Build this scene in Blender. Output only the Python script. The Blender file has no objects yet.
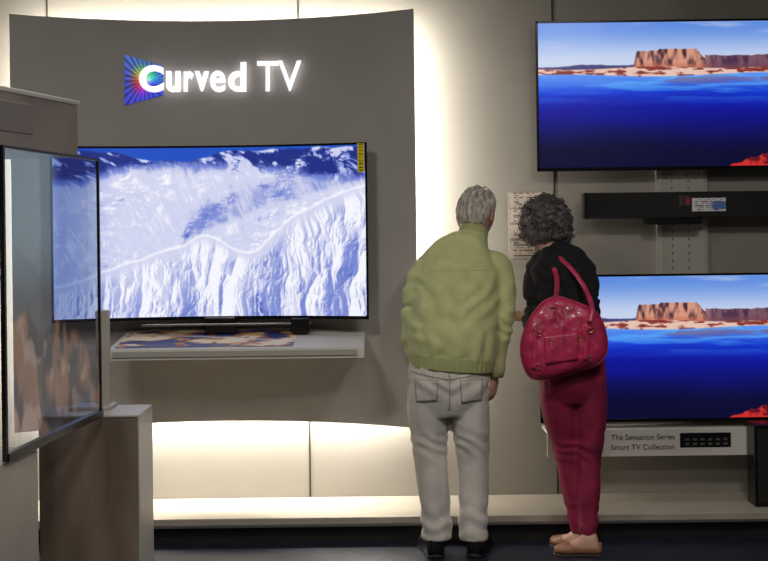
import bpy, bmesh, math, random
import numpy as np
from math import sin, cos, pi, radians, sqrt
from mathutils import Vector, Matrix, noise
random.seed(4)
scene = bpy.context.scene
scene.view_settings.view_transform = 'Standard'
scene.view_settings.look = 'None'

# ---------------------------------------------------------------- survey of the room (metres)
F = 1290.0; HY = 220.0; HC = 1.5; ROLL = radians(0.7)
def P(px, py, D):
    """surveyed point of the photograph at real distance D from the lens plane -> world metres"""
    dx = px-384.0; dy = py-HY
    u = dx*cos(ROLL)-dy*sin(ROLL); v = dx*sin(ROLL)+dy*cos(ROLL)
    return Vector((u*D/F, D, HC-v*D/F))

# ---------------------------------------------------------------- helpers
def lin(c):
    c = c/255.0
    return c/12.92 if c <= 0.04045 else ((c+0.055)/1.055)**2.4
def col(rgb): return tuple(lin(c) for c in rgb)+(1.0,)

def mat(name, rgb, rough=0.6, metal=0.0, var=0.0, vscale=20, bump=0.0, bscale=80, emit=None, estr=0.0,
        coat=0.0, alpha=1.0, trans=0.0, sss=0.0, stretch=(1, 1, 1), sheen=0.0):
    m = bpy.data.materials.new(name); m.use_nodes = True
    nt = m.node_tree; b = nt.nodes['Principled BSDF']
    b.inputs['Base Color'].default_value = col(rgb)
    b.inputs['Roughness'].default_value = rough
    b.inputs['Metallic'].default_value = metal
    if coat: b.inputs['Coat Weight'].default_value = coat
    if sss:
        b.inputs['Subsurface Weight'].default_value = sss
        b.inputs['Subsurface Scale'].default_value = 0.01
    if sheen: b.inputs['Sheen Weight'].default_value = sheen
    b.inputs['Alpha'].default_value = alpha
    b.inputs['Transmission Weight'].default_value = trans
    if emit is not None:
        b.inputs['Emission Color'].default_value = col(emit)
        b.inputs['Emission Strength'].default_value = estr
    tc = nt.nodes.new('ShaderNodeTexCoord'); mp = nt.nodes.new('ShaderNodeMapping')
    mp.inputs['Scale'].default_value = stretch
    nt.links.new(tc.outputs['Object'], mp.inputs['Vector'])
    if var:
        n = nt.nodes.new('ShaderNodeTexNoise'); n.inputs['Scale'].default_value = vscale
        n.inputs['Detail'].default_value = 5
        nt.links.new(mp.outputs[0], n.inputs['Vector'])
        r = nt.nodes.new('ShaderNodeValToRGB')
        r.color_ramp.elements[0].position = 0.3; r.color_ramp.elements[1].position = 0.7
        r.color_ramp.elements[0].color = col([c*(1-var) for c in rgb])
        r.color_ramp.elements[1].color = col([min(255, c*(1+var)) for c in rgb])
        nt.links.new(n.outputs['Fac'], r.inputs[0]); nt.links.new(r.outputs[0], b.inputs['Base Color'])
    if bump:
        n = nt.nodes.new('ShaderNodeTexNoise'); n.inputs['Scale'].default_value = bscale
        n.inputs['Detail'].default_value = 4
        nt.links.new(mp.outputs[0], n.inputs['Vector'])
        bp = nt.nodes.new('ShaderNodeBump'); bp.inputs['Strength'].default_value = bump
        bp.inputs['Distance'].default_value = 0.01
        nt.links.new(n.outputs['Fac'], bp.inputs['Height']); nt.links.new(bp.outputs[0], b.inputs['Normal'])
    return m

def mat_pic(name, strength=1.0, rough=0.25):
    m = bpy.data.materials.new(name); m.use_nodes = True
    nt = m.node_tree; b = nt.nodes['Principled BSDF']
    b.inputs['Base Color'].default_value = (0.01, 0.01, 0.012, 1); b.inputs['Roughness'].default_value = rough
    a = nt.nodes.new('ShaderNodeVertexColor'); a.layer_name = 'pic'
    nt.links.new(a.outputs['Color'], b.inputs['Emission Color'])
    b.inputs['Emission Strength'].default_value = strength
    return m
def mat_print(name, rough=0.5):
    m = bpy.data.materials.new(name); m.use_nodes = True
    nt = m.node_tree; b = nt.nodes['Principled BSDF']
    b.inputs['Roughness'].default_value = rough
    a = nt.nodes.new('ShaderNodeVertexColor'); a.layer_name = 'pic'
    nt.links.new(a.outputs['Color'], b.inputs['Base Color'])
    return m

def link(name, me, parent=None, m=None, smooth=False):
    ob = bpy.data.objects.new(name, me); scene.collection.objects.link(ob)
    if parent: ob.parent = parent
    if m:
        if isinstance(m, (list, tuple)):
            for k in m: me.materials.append(k)
        else:
            me.materials.append(m)
    if smooth:
        for p in me.polygons: p.use_smooth = True
    return ob
def empty(name):
    e = bpy.data.objects.new(name, None); scene.collection.objects.link(e); e.empty_display_size = 0.1; return e
def from_bm(name, bm, parent=None, m=None, smooth=False):
    me = bpy.data.meshes.new(name); bmesh.ops.recalc_face_normals(bm, faces=bm.faces)
    bm.to_mesh(me); bm.free(); return link(name, me, parent, m, smooth)
def bm_box(bm, x0, x1, y0, y1, z0, z1, bevel=0.0, mi=0):
    r = bmesh.ops.create_cube(bm, size=1.0)
    vs = r['verts']
    for v in vs:
        v.co = Vector(((x0+x1)/2+v.co.x*(x1-x0), (y0+y1)/2+v.co.y*(y1-y0), (z0+z1)/2+v.co.z*(z1-z0)))
    fs = list({f for v in vs for f in v.link_faces})
    for f in fs: f.material_index = mi
    if bevel:
        es = list({e for v in vs for e in v.link_edges})
        bmesh.ops.bevel(bm, geom=es, offset=bevel, segments=2, affect='EDGES', profile=0.5)
def box(name, x0, x1, y0, y1, z0, z1, m, parent=None, bevel=0.0):
    bm = bmesh.new(); bm_box(bm, x0, x1, y0, y1, z0, z1, bevel); return from_bm(name, bm, parent, m)

def catmull(rows, sub):
    rows = np.array(rows, float); n = len(rows); out = []
    for i in range(n-1):
        p0 = rows[max(i-1, 0)]; p1 = rows[i]; p2 = rows[i+1]; p3 = rows[min(i+2, n-1)]
        for k in range(sub):
            t = k/sub
            out.append(0.5*((2*p1)+(-p0+p2)*t+(2*p0-5*p1+4*p2-p3)*t*t+(-p0+3*p1-3*p2+p3)*t**3))
    out.append(rows[-1]); return out
def tube(bm, rows, side=(1, 0, 0), seg=20, sub=5, mod=None, expo=2.0, mi=0):
    """rows: (Vector, rx[, ry])"""
    data = [(r[0][0], r[0][1], r[0][2], r[1], r[2] if len(r) > 2 else r[1]) for r in rows]
    pts = catmull(data, sub); n = len(pts); rings = []
    side = Vector(side)
    for i, p in enumerate(pts):
        c = Vector(p[:3]); a = Vector(pts[max(i-1, 0)][:3]); b = Vector(pts[min(i+1, n-1)][:3])
        t = (b-a).normalized()
        ax = side-t*side.dot(t)
        if ax.length < 0.15:
            s2 = Vector((0, 1, 0)); ax = s2-t*s2.dot(t)
        ax.normalize(); ay = t.cross(ax).normalized()
        ring = []
        for k in range(seg):
            th = 2*pi*k/seg; ct, st = cos(th), sin(th)
            e = 2.0/expo
            ct2 = math.copysign(abs(ct)**e, ct); st2 = math.copysign(abs(st)**e, st)
            s = mod(i/(n-1), th) if mod else 1.0
            ring.append(bm.verts.new(c+ax*ct2*p[3]*s+ay*st2*p[4]*s))
        rings.append(ring)
    for i in range(n-1):
        for k in range(seg):
            f = bm.faces.new((rings[i][k], rings[i][(k+1) % seg], rings[i+1][(k+1) % seg], rings[i+1][k])); f.material_index = mi
    f = bm.faces.new(rings[0][::-1]); f.material_index = mi
    f = bm.faces.new(rings[-1]); f.material_index = mi
def fuse(name, bm, voxel, it, m, parent, disp=None):
    bmesh.ops.recalc_face_normals(bm, faces=bm.faces)
    me = bpy.data.meshes.new(name); bm.to_mesh(me); bm.free()
    ob = link(name, me, parent)
    r = ob.modifiers.new('r', 'REMESH'); r.mode = 'VOXEL'; r.voxel_size = voxel
    s = ob.modifiers.new('s', 'SMOOTH'); s.factor = 0.5; s.iterations = it
    dg = bpy.context.evaluated_depsgraph_get(); dg.update()
    me2 = bpy.data.meshes.new_from_object(ob.evaluated_get(dg))
    ob.modifiers.clear(); ob.data = me2; me2.name = name
    if disp:
        nr = [v.normal.copy() for v in me2.vertices]
        for v, nn in zip(me2.vertices, nr):
            v.co += nn*disp(v.co, nn)
    me2.materials.clear(); me2.materials.append(m)
    for p in me2.polygons: p.use_smooth = True
    return ob

def grid(name, nu, nv, surf, paint, m, parent=None):
    us = np.linspace(0, 1, nu); vs = np.linspace(0, 1, nv)
    U, V = np.meshgrid(us, vs)
    verts = [surf(float(u), float(v)) for v in vs for u in us]
    faces = [(j*nu+i, (j+1)*nu+i, (j+1)*nu+i+1, j*nu+i+1) for j in range(nv-1) for i in range(nu-1)]
    me = bpy.data.meshes.new(name); me.from_pydata([tuple(v) for v in verts], [], faces); me.update()
    C = paint(U, V)  # srgb 0..255 (nv,nu,3)
    C = np.clip(C, 0, 255)/255.0
    L = np.where(C <= 0.04045, C/12.92, ((C+0.055)/1.055)**2.4)
    A = np.ones((nu*nv, 4), np.float32); A[:, :3] = L.reshape(-1, 3)
    at = me.color_attributes.new('pic', 'FLOAT_COLOR', 'POINT'); at.data.foreach_set('color', A.ravel())
    return link(name, me, parent, m, True)

# numpy noise for the pictures shown on the screens
def vn(x, y, seed=0):
    xi = np.floor(x); yi = np.floor(y); fx = x-xi; fy = y-yi
    def h(a, b):
        s = np.sin(a*127.1+b*311.7+seed*74.7)*43758.5453; return s-np.floor(s)
    fx = fx*fx*(3-2*fx); fy = fy*fy*(3-2*fy)
    return (h(xi, yi)*(1-fx)+h(xi+1, yi)*fx)*(1-fy)+(h(xi, yi+1)*(1-fx)+h(xi+1, yi+1)*fx)*fy
def fbm(x, y, o=5, seed=0):
    a = 0.5; s = 0
    for i in range(o):
        s = s+a*vn(x, y, seed+i); x = x*2.03+1.7; y = y*2.03+3.1; a *= 0.5
    return s
def sst(a, b, x):
    t = np.clip((x-a)/(b-a), 0, 1); return t*t*(3-2*t)
def mix(a, b, t):
    t = t[..., None]; return a*(1-t)+b*t
def RGB(r, g, b): return np.array([r, g, b], float)

# ---------------------------------------------------------------- materials
M_wall = mat('wall_paint', (150, 145, 136), 0.6, var=0.02, vscale=3)
M_panel = mat('panel_taupe', (180, 175, 170), 0.55, var=0.02, vscale=4)
M_plat = mat('platform_laminate', (168, 160, 145), 0.4, var=0.03, vscale=6)
M_kick = mat('kick_dark', (30, 27, 26), 0.5, var=0.2, vscale=8)
M_floor = mat('floor_carpet', (30, 34, 48), 0.35, var=0.25, vscale=12, bump=0.2, bscale=200)
M_ceil = mat('ceiling_dark', (70, 68, 66), 0.9)
M_roomwall = mat('room_plaster', (95, 90, 84), 0.8, var=0.05, vscale=2)
M_black = mat('black_plastic', (12, 12, 14), 0.3)
M_bezel = mat('bezel_steel', (30, 30, 36), 0.25, metal=0.6)
M_seam = mat('seam', (50, 46, 42), 0.9)
M_metal = mat('standard_metal', (182, 178, 168), 0.4, metal=0.1)
M_slot = mat('slot_dark', (90, 86, 78), 0.9)
M_white = mat('white_laminate', (220, 216, 208), 0.35)
M_screen = mat_pic('screen_picture', 1.08)
M_print = mat_print('printed_card', 0.4)
M_letter = mat('letter_glow', (255, 255, 255), 0.4, emit=(250, 250, 255), estr=1.0)
M_alu = mat('aluminium', (150, 150, 150), 0.35, metal=0.8)

# ---------------------------------------------------------------- room shell
WY = 6.45
box('floor', -3.2, 3.2, -2.0, WY+0.1, -0.05, 0, M_floor)
box('ceiling', -3.2, 3.2, -2.0, WY+0.1, 3.2, 3.25, M_ceil)
box('wall_left', -3.25, -3.2, -2.0, WY+0.1, 0, 3.2, M_roomwall)
box('wall_right', 3.2, 3.25, -2.0, WY+0.1, 0, 3.2, M_roomwall)
box('wall_front', -3.2, 3.2, -2.05, -2.0, 0, 3.2, M_roomwall)
box('wall_back', -3.2, 3.2, WY, WY+0.1, 0, 3.2, M_wall)
def seam(name, px, py, z0, z1):
    x = P(px, py, WY).x
    box(name, x-0.004, x+0.004, WY-0.003, WY+0.002, z0, z1, M_seam)
seam('trim_1', 310, 460, 0.12, 1.2)
seam('trim_2', 553, 90, 0.12, 3.2)
seam('trim_3', 298, 10, 1.2, 3.2)
seam('trim_4', 47, 10, 0.12, 3.2)

# platform
e = empty('display_platform')
box('deck', -3.15, 3.15, 6.0, WY-0.002, 0.075, 0.12, M_plat, e, 0.004)
box('plinth', -3.15, 3.15, 6.04, WY-0.01, 0.0, 0.074, M_kick, e)
box('edge_strip', -3.15, 3.15, 5.994, 6.0, 0.078, 0.09, M_alu, e)

# ---------------------------------------------------------------- curved feature panel
PCX = -0.80; PR = 1.66; PY = 6.30
def panelY(x): return PY-(PR-sqrt(max(PR*PR-(x-PCX)**2, 0.01)))
PX0, PX1 = -1.735, 0.15; PZ0, PZ1 = 0.528, 2.482
bm = bmesh.new(); N = 64; fr = []; bk = []
for i in range(N+1):
    x = PX0+(PX1-PX0)*i/N; y = panelY(x)
    fr.append((bm.verts.new((x, y, PZ0)), bm.verts.new((x, y, PZ1))))
    bk.append((bm.verts.new((x, y+0.03, PZ0)), bm.verts.new((x, y+0.03, PZ1))))
for i in range(N):
    bm.faces.new((fr[i][0], fr[i+1][0], fr[i+1][1], fr[i][1]))
    bm.faces.new((bk[i][0], bk[i][1], bk[i+1][1], bk[i+1][0]))
    bm.faces.new((fr[i][1], fr[i+1][1], bk[i+1][1], bk[i][1]))
    bm.faces.new((fr[i][0], bk[i][0], bk[i+1][0], fr[i+1][0]))
bm.faces.new((fr[0][0], fr[0][1], bk[0][1], bk[0][0])); bm.faces.new((fr[N][0], bk[N][0], bk[N][1], fr[N][1]))
pe = empty('curved_display_panel')
ob = from_bm('panel_skin', bm, pe, M_panel)
for zz in (0.9, 2.1):
    box('standoff', -0.9, -0.7, 6.33, WY-0.001, zz, zz+0.06, M_alu, pe)

def onpanel(px, py, off=0.0):
    D = 6.2
    for _ in range(6):
        p = P(px, py, D); D = panelY(p.x)-off
    return P(px, py, D)

# sign: letters
sign = empty('curved_tv_sign')
def glyph(ch, x0, x1, y0, y1, bold):
    cu = bpy.data.curves.new('g', 'FONT'); cu.body = ch; cu.size = 1; cu.offset = bold; cu.resolution_u = 6
    o = bpy.data.objects.new('g', cu); scene.collection.objects.link(o)
    dg = bpy.context.evaluated_depsgraph_get(); dg.update()
    me = bpy.data.meshes.new_from_object(o.evaluated_get(dg)); bpy.data.objects.remove(o)
    bm = bmesh.new(); bm.from_mesh(me)
    xs = [v.co.x for v in bm.verts]; ys = [v.co.y for v in bm.verts]
    a, b, c, d = min(xs), max(xs), min(ys), max(ys)
    for v in bm.verts:
        px = x0+(v.co.x-a)/(b-a)*(x1-x0); py = y1+(v.co.y-c)/(d-c)*(y0-y1)
        v.co = onpanel(px, py, 0.03)
    r = bmesh.ops.extrude_face_region(bm, geom=bm.faces[:])
    for v in [g for g in r['geom'] if isinstance(g, bmesh.types.BMVert)]: v.co.y += 0.022
    return from_bm('letter_'+ch, bm, sign, M_letter)
for ch, x0, x1, y0, y1 in [('C', 139, 163, 65, 92), ('u', 166, 180, 71, 92), ('r', 183.5, 193, 71, 91.5), ('v', 194.5, 208.5, 71, 91),
                           ('e', 210, 225, 70.5, 91.8), ('d', 228, 246, 62, 91.5)]:
    glyph(ch, x0, x1, y0, y1, {'e': 0.014, 'd': 0.028, 'C': 0.036}.get(ch, 0.032))
glyph('T', 257, 278, 61, 91, 0.006); glyph('V', 278, 301, 60.5, 91, 0.006)
def burst(U, V):
    x = U-0.55; y = V-0.5; r = np.sqrt(x*x+y*y); a = np.arctan2(y, x)
    hue = (a/(2*pi)+0.55) % 1.0
    c = np.stack([np.clip(np.abs(((hue+k) % 1.0)*6-3)-1, 0, 1) for k in (0, 2/3, 1/3)], -1)*255
    blue = np.zeros_like(c)+RGB(30, 80, 240)
    c = mix(c, blue, sst(0.12, 0.5, r)*0.85)
    rays = 0.55+0.45*(np.sin(a*26) > -0.2)
    c = c*rays[..., None]
    c = mix(c, np.zeros_like(c)+255, (1-sst(0, 0.28, r))*0.8)
    return c
def bsurf(u, v):
    px = 124.5+u*(163-124.5); t = 54.5+u*11.5; b = 105.5-u*10.5
    return onpanel(px, t+(b-t)*v, 0.006)
grid('rainbow_block', 60, 70, bsurf, burst, mat_pic('rainbow', 0.9), sign)

# ---------------------------------------------------------------- curved television
def snow(U, V):
    x = U*1.78; y = V; Z = np.zeros(U.shape+(3,))
    w = fbm(x*2.2+5, y*2.2, 4, 3)-0.5
    def rid(a, b, o, s, g=0.5):
        t = 0; am = 0.6
        for i in range(o):
            t = t+am*(1-np.abs(2*vn(a, b, s+i)-1)); a = a*2.07+2; b = b*2.07+1; am *= g
        return t
    crest = 0.80-0.56*U+0.09*(fbm(U*4, V*0+1, 4, 8)-0.5)+0.16*np.exp(-((U-0.62)/0.10)**2)-0.04*np.exp(-((U-0.47)/0.06)**2)+0.02*(fbm(U*22, V*0, 3, 6)-0.5)
    dl = V-crest
    low = sst(-0.004, 0.012, dl)
    # upper snowfields: broad, wind-smoothed slopes falling to the left
    d = x*0.75+y*0.66; q = -x*0.66+y*0.75
    hu = 0.55*fbm(d*1.5+w, q*4.0+w*1.2, 7, 61)
    gx = np.gradient(hu, axis=1)*U.shape[1]/1.78; gy = np.gradient(hu, axis=0)*U.shape[0]
    shu = 0.84-0.10*gx-0.09*gy
    flank = sst(-0.15, -0.03, V-(0.56-0.62*(U-0.25)))*(1-sst(0.0, 0.05, V-(0.60-0.58*(U-0.25)+0.05*w)))*sst(0.30, 0.46, U)
    shu = shu-0.26*flank*(0.65+0.9*(fbm(d*3, q*16, 5, 33)-0.3))
    far = 1-sst(0.05, 0.17, V+0.10*w-0.07*np.exp(-((U-0.95)/0.2)**2)-0.12*np.exp(-((U-0.02)/0.14)**2))
    rocks = rid(x*6+w*2, y*10-x*3+w, 5, 90, 0.6)
    shu = shu-far*0.8*sst(0.66, 0.92, rocks)-far*0.05
    # a few exposed blue crags on the slopes
    crag = sst(0.60, 0.68, fbm(x*7+1, y*11-x*5, 5, 120))*sst(0.48, 0.6, fbm(x*2, y*2, 2, 125))
    shu = shu-0.55*crag
    # lower fluted ice face
    wp = 0.5*w+0.25*(fbm(x*3, y*4, 3, 44)-0.5)
    fl = rid(x*4.2+wp*1.2+y*0.5, y*0.9+w, 2, 40, 0.5)+0.25*rid(x*13+wp*4, y*4.5+w*2, 4, 47)
    gl = np.gradient(fl, axis=1)*U.shape[1]/1.78; gly = np.gradient(fl, axis=0)*U.shape[0]
    k = sst(0, 0.12, dl)
    shl = 0.83-0.28*np.tanh(gl*0.35)*k-0.02*gly*k-0.12*sst(0.15, 0.5, dl)
    shl = shl-0.5*sst(0.50, 0.66, fbm(x*3.1+2, y*2.3+1, 5, 71))*sst(0.04, 0.16, dl)*(0.6+0.4*np.sin(gl))
    sh = np.clip(shu*(1-low)+shl*low, 0, 1)
    sh = sh+0.12*np.exp(-((dl-0.008)/0.010)**2)
    sh = np.clip(sh+0.07*(fbm(x*30, y*30, 3, 5)-0.45), 0, 1)
    deep = RGB(30, 46, 130); mid = RGB(116, 132, 208); hi = RGB(208, 211, 238); wh = RGB(244, 245, 253)
    c = mix(Z+deep, Z+mid, sst(0.0, 0.42, sh))
    c = mix(c, Z+hi, sst(0.38, 0.76, sh)); c = mix(c, Z+wh, sst(0.8, 1.0, sh))
    skyl = 0.022+0.075*np.exp(-((U-0.36)/0.15)**2)*(0.75+0.5*fbm(U*12, V*0, 4, 17))-0.03*fbm(U*20, V*0, 3, 18)
    c = mix(c, Z+RGB(30, 78, 190), 1-sst(0, 0.01, V-skyl))
    c = mix(c, c*RGB(0.62, 0.70, 0.90), sst(0.22, 0.02, U)*0.85)
    return c*0.97
tv = empty('curved_television')
TX = P(212, 230, 6.1).x; THW = 0.737; TYC = 6.13; TR = 2.3
TZ1 = P(212, 145.5, 6.1).z; TZ0 = P(212, 319.5, 6.1).z
def tvY(x): return TYC-(TR-sqrt(TR*TR-(x-TX)**2))
def curved_slab(name, x0, x1, z0, z1, f0, f1, m):
    bm = bmesh.new(); n = 40; L = []
    for i in range(n+1):
        x = x0+(x1-x0)*i/n; y = tvY(x)
        L.append([bm.verts.new((x, y+f0, z0)), bm.verts.new((x, y+f0, z1)), bm.verts.new((x, y+f1, z1)), bm.verts.new((x, y+f1, z0))])
    for i in range(n):
        for k in range(4):
            bm.faces.new((L[i][k], L[i+1][k], L[i+1][(k+1) % 4], L[i][(k+1) % 4]))
    bm.faces.new(L[0]); bm.faces.new(L[-1][::-1])
    return from_bm(name, bm, tv, m)
curved_slab('housing', TX-THW, TX+THW, TZ0, TZ1, 0, 0.035, M_bezel)
curved_slab('bezel_top', TX-THW, TX+THW, TZ1-0.009, TZ1+0.001, -0.006, 0.002, M_bezel)
curved_slab('bezel_bottom', TX-THW, TX+THW, TZ0-0.001, TZ0+0.014, -0.006, 0.002, M_bezel)
curved_slab('bezel_side_1', TX-THW-0.001, TX-THW+0.009, TZ0, TZ1, -0.006, 0.002, M_bezel)
curved_slab('bezel_side_2', TX+THW-0.009, TX+THW+0.001, TZ0, TZ1, -0.006, 0.002, M_bezel)
grid('screen', 520, 290, lambda u, v: Vector((TX-THW+0.008+u*(2*THW-0.016), tvY(TX-THW+0.008+u*(2*THW-0.016))-0.003, TZ1-0.008-v*(TZ1-TZ0-0.02))), snow, M_screen, tv)
box('mount', TX-0.2, TX+0.2, TYC+0.03, 6.285, 1.2, 1.5, M_black, tv)
a = P(357, 143, 5.99); b = P(364.5, 172, 5.99)
def elab(U, V):
    c = np.zeros(U.shape+(3,))+RGB(245, 225, 40)
    ln = (np.sin(V*55) > 0.3)*(U > 0.2)*(U < 0.8)*(vn(U*9, V*30, 3) > 0.35)
    c = mix(c, np.zeros_like(c)+RGB(50, 45, 20), ln*0.7); return c
grid('energy_label', 16, 40, lambda u, v: Vector((a.x+(b.x-a.x)*u, tvY(a.x+(b.x-a.x)*u)-0.010, a.z+(b.z-a.z)*v)), elab, M_print, tv)
SHZ = 0.985
box('foot_neck', P(203, 320, 6.05).x, P(234, 320, 6.05).x, 6.09, 6.13, SHZ-0.01, TZ0+0.01, M_black, tv, 0.003)
box('foot_bar', P(140, 320, 6.05).x, P(310, 320, 6.05).x, 6.085, 6.105, TZ0-0.028, TZ0-0.018, M_alu, tv, 0.002)
box('foot_leg', P(291, 320, 6.05).x, P(309, 320, 6.05).x, 6.05, 6.11, SHZ-0.01, TZ0+0.004, M_black, tv, 0.003)

# tray shelf following the curved panel
sh = empty('display_shelf')
SX0 = P(109, 350, 5.78).x; SX1 = P(364, 350, 5.78).x
SF = 5.76
def shp(u, v, dz=0.0):
    x = SX0+(SX1-SX0)*u; yb = panelY(x)-0.004
    y = yb+(SF-yb)*v
    z = 0.985-0.05*(6.29-y)/(6.29-SF)
    return Vector((x, y, z+dz))
bm = bmesh.new(); n = 24; L = []
for i in range(n+1):
    u = i/n
    L.append([bm.verts.new(shp(u, 0)), bm.verts.new(shp(u, 1)), bm.verts.new(shp(u, 1, -0.048)), bm.verts.new(shp(u, 0, -0.06))])
for i in range(n):
    for k in range(4): bm.faces.new((L[i][k], L[i+1][k], L[i+1][(k+1) % 4], L[i][(k+1) % 4]))
bm.faces.new(L[0]); bm.faces.new(L[-1][::-1])
from_bm('tray', bm, sh, M_white)
def poster(U, V):
    f = fbm(U*6+V*2, V*5-U*3, 5, 2)
    c = mix(np.zeros(U.shape+(3,))+RGB(50, 66, 130), np.zeros(U.shape+(3,))+RGB(226, 160, 96), sst(0.38, 0.5, f))
    c = mix(c, np.zeros_like(c)+RGB(250, 232, 200), sst(0.50, 0.58, f))
    c = mix(c, np.zeros_like(c)+RGB(160, 84, 50), sst(0.58, 0.66, fbm(U*14, V*6, 3, 9)))
    st = np.exp(-((V-0.2-0.5*U)/0.05)**2); c = mix(c, np.zeros_like(c)+RGB(245, 238, 230), st*0.8)
    return c
grid('printed_poster', 120, 40, lambda u, v: shp(0.02+u*0.70, 0.12+v*0.82, 0.002), poster, M_print, sh)
box('price_rail', SX0+0.02, SX1-0.03, SF-0.008, SF-0.001, 0.90, 0.925, M_metal, sh)

# ---------------------------------------------------------------- flat televisions
def lake(U, V):
    Z = np.zeros(U.shape+(3,))
    sky = mix(Z+RGB(90, 134, 214), Z+RGB(190, 202, 228), sst(0.0, 0.28, V))
    cl = sst(0.5, 0.75, fbm(U*3, V*14, 4, 6)); sky = mix(sky, Z+RGB(214, 214, 228), cl*0.5)
    c = sky
    hz = 0.300-0.05*(fbm(U*7, V*0, 4, 31)-0.3)*1.2
    c = mix(c, Z+RGB(64, 60, 112), sst(0, 0.008, V-hz))
    n = fbm(U*40, V*0, 3, 12)*0.014
    top = 0.325-0.125*sst(0.355, 0.375, U)*(1-0.42*sst(0.60, 0.63, U))-n*0.6-0.012*sst(0.45, 0.46, U)*(U < 0.6)
    top = np.where(U > 0.63, np.minimum(0.232+0.03*(fbm(U*10, V*0, 4, 77)-0.5)-n+0.04*sst(0.85, 1, U), 0.3), top)
    rock = mix(Z+RGB(206, 146, 122), Z+RGB(70, 40, 52), sst(0.35, 0.62, fbm(U*56, V*10, 4, 9)))
    rock = mix(rock, Z+RGB(190, 110, 84), sst(0.27, 0.31, V)*0.7)
    rock = mix(rock, Z+RGB(70, 46, 80), sst(0.60, 0.66, U)*0.65)
    c = mix(c, rock, sst(0, 0.007, V-top)*sst(0.34, 0.36, U))
    shore = mix(Z+RGB(222, 186, 172), Z+RGB(128, 50, 44), sst(0.4, 0.56, fbm(U*26, V*70, 3, 4)))
    c = mix(c, shore, sst(0.312, 0.32, V-0.008*np.sin(U*11)))
    wl = 0.362-0.010*np.sin(U*8+1)
    wat = mix(Z+RGB(84, 140, 232), Z+RGB(16, 60, 206), sst(0.36, 0.50, V+0.08*(fbm(U*5, V*16, 4, 2)-0.5)))
    wat = mix(wat, Z+RGB(8, 16, 146), sst(0.42, 0.64, V+0.14*(fbm(U*3, V*9, 4, 23)-0.5)))
    wat = mix(wat, Z+RGB(4, 4, 46), sst(0.56, 0.92, V+0.08*(fbm(U*3, V*12, 4, 83)-0.5)))
    st = sst(0.48, 0.62, fbm(U*3, V*26, 4, 19))*sst(0.60, 0.4, V); wat = mix(wat, Z+RGB(90, 176, 244), st*0.6)
    rf = sst(0.42, 0.56, fbm(U*9, V*30, 4, 29))*np.exp(-((V-0.40)/0.035)**2)*sst(0.34, 0.4, U); wat = mix(wat, Z+RGB(110, 80, 120), rf*0.6)
    c = mix(c, wat, sst(0, 0.008, V-wl))
    red = V-(1.0-0.62*(U-0.70)-0.05*(fbm(U*30, V*20, 3, 41)-0.5))
    rc = mix(Z+RGB(196, 44, 40), Z+RGB(90, 14, 30), sst(0.4, 0.6, fbm(U*60, V*40, 3, 51)))
    c = mix(c, rc, sst(0, 0.01, red)*sst(0.7, 0.72, U))
    return c
def flat_tv(px, pt, pb):
    D = 6.33
    e = empty('television')
    A = P(px, pt, D); B = P(px, pb, D)
    x0 = (A.x+B.x)/2; h = A.z-B.z; w = h*16/9+0.01; z1 = A.z+0.0; z0 = B.z
    bm = bmesh.new(); bm_box(bm, x0, x0+w, D, D+0.03, z0, z1, 0.004); from_bm('housing', bm, e, M_black)
    bt = 0.010
    bm = bmesh.new()
    bm_box(bm, x0-0.001, x0+w+0.001, D-0.006, D+0.004, z1-bt, z1+0.001, 0.001)
    bm_box(bm, x0-0.001, x0+w+0.001, D-0.006, D+0.004, z0-0.001, z0+bt*1.7, 0.001)
    bm_box(bm, x0-0.001, x0+bt, D-0.006, D+0.004, z0, z1, 0.001)
    bm_box(bm, x0+w-bt, x0+w+0.001, D-0.006, D+0.004, z0, z1, 0.001)
    from_bm('bezel', bm, e, M_bezel)
    grid('screen', 400, 230, lambda u, v: Vector((x0+bt+u*(w-2*bt), D-0.003, z1-bt-v*(h-2.7*bt))), lake, M_screen, e)
    bm = bmesh.new(); bm_box(bm, x0+w*0.25, x0+w*0.75, D+0.03, D+0.06, z0+h*0.15, z0+h*0.7, 0.01)
    bm_box(bm, x0+w*0.42, x0+w*0.58, D+0.06, WY-0.037, z0+h*0.3, z0+h*0.6, 0.0); from_bm('back_mount', bm, e, M_black)
    return x0, w, z0, z1
flat_tv(536.5, 21.5, 171.5)
x0t, wt, z0t, z1t = flat_tv(540.0, 275.5, 423)

ws = empty('perforated_mounting_rail')
A = P(655, 168, WY); B = P(707, 272, WY)
bm = bmesh.new(); bm_box(bm, A.x, B.x, WY-0.03, WY-0.001, 0.9, 2.2, 0.003)
z = 0.95
while z < 2.15:
    for fx in (0.3, 0.62):
        x = A.x+(B.x-A.x)*fx
        bm_box(bm, x-0.003, x+0.003, WY-0.0308, WY-0.029, z, z+0.012, 0, 1)
    z += 0.036
bm_box(bm, A.x+0.02*1, A.x+0.026, WY-0.034, WY-0.029, 0.9, 2.2, 0)
bm_box(bm, B.x-0.026, B.x-0.02, WY-0.034, WY-0.029, 0.9, 2.2, 0)
from_bm('rail', bm, ws, [M_metal, M_slot])

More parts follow.
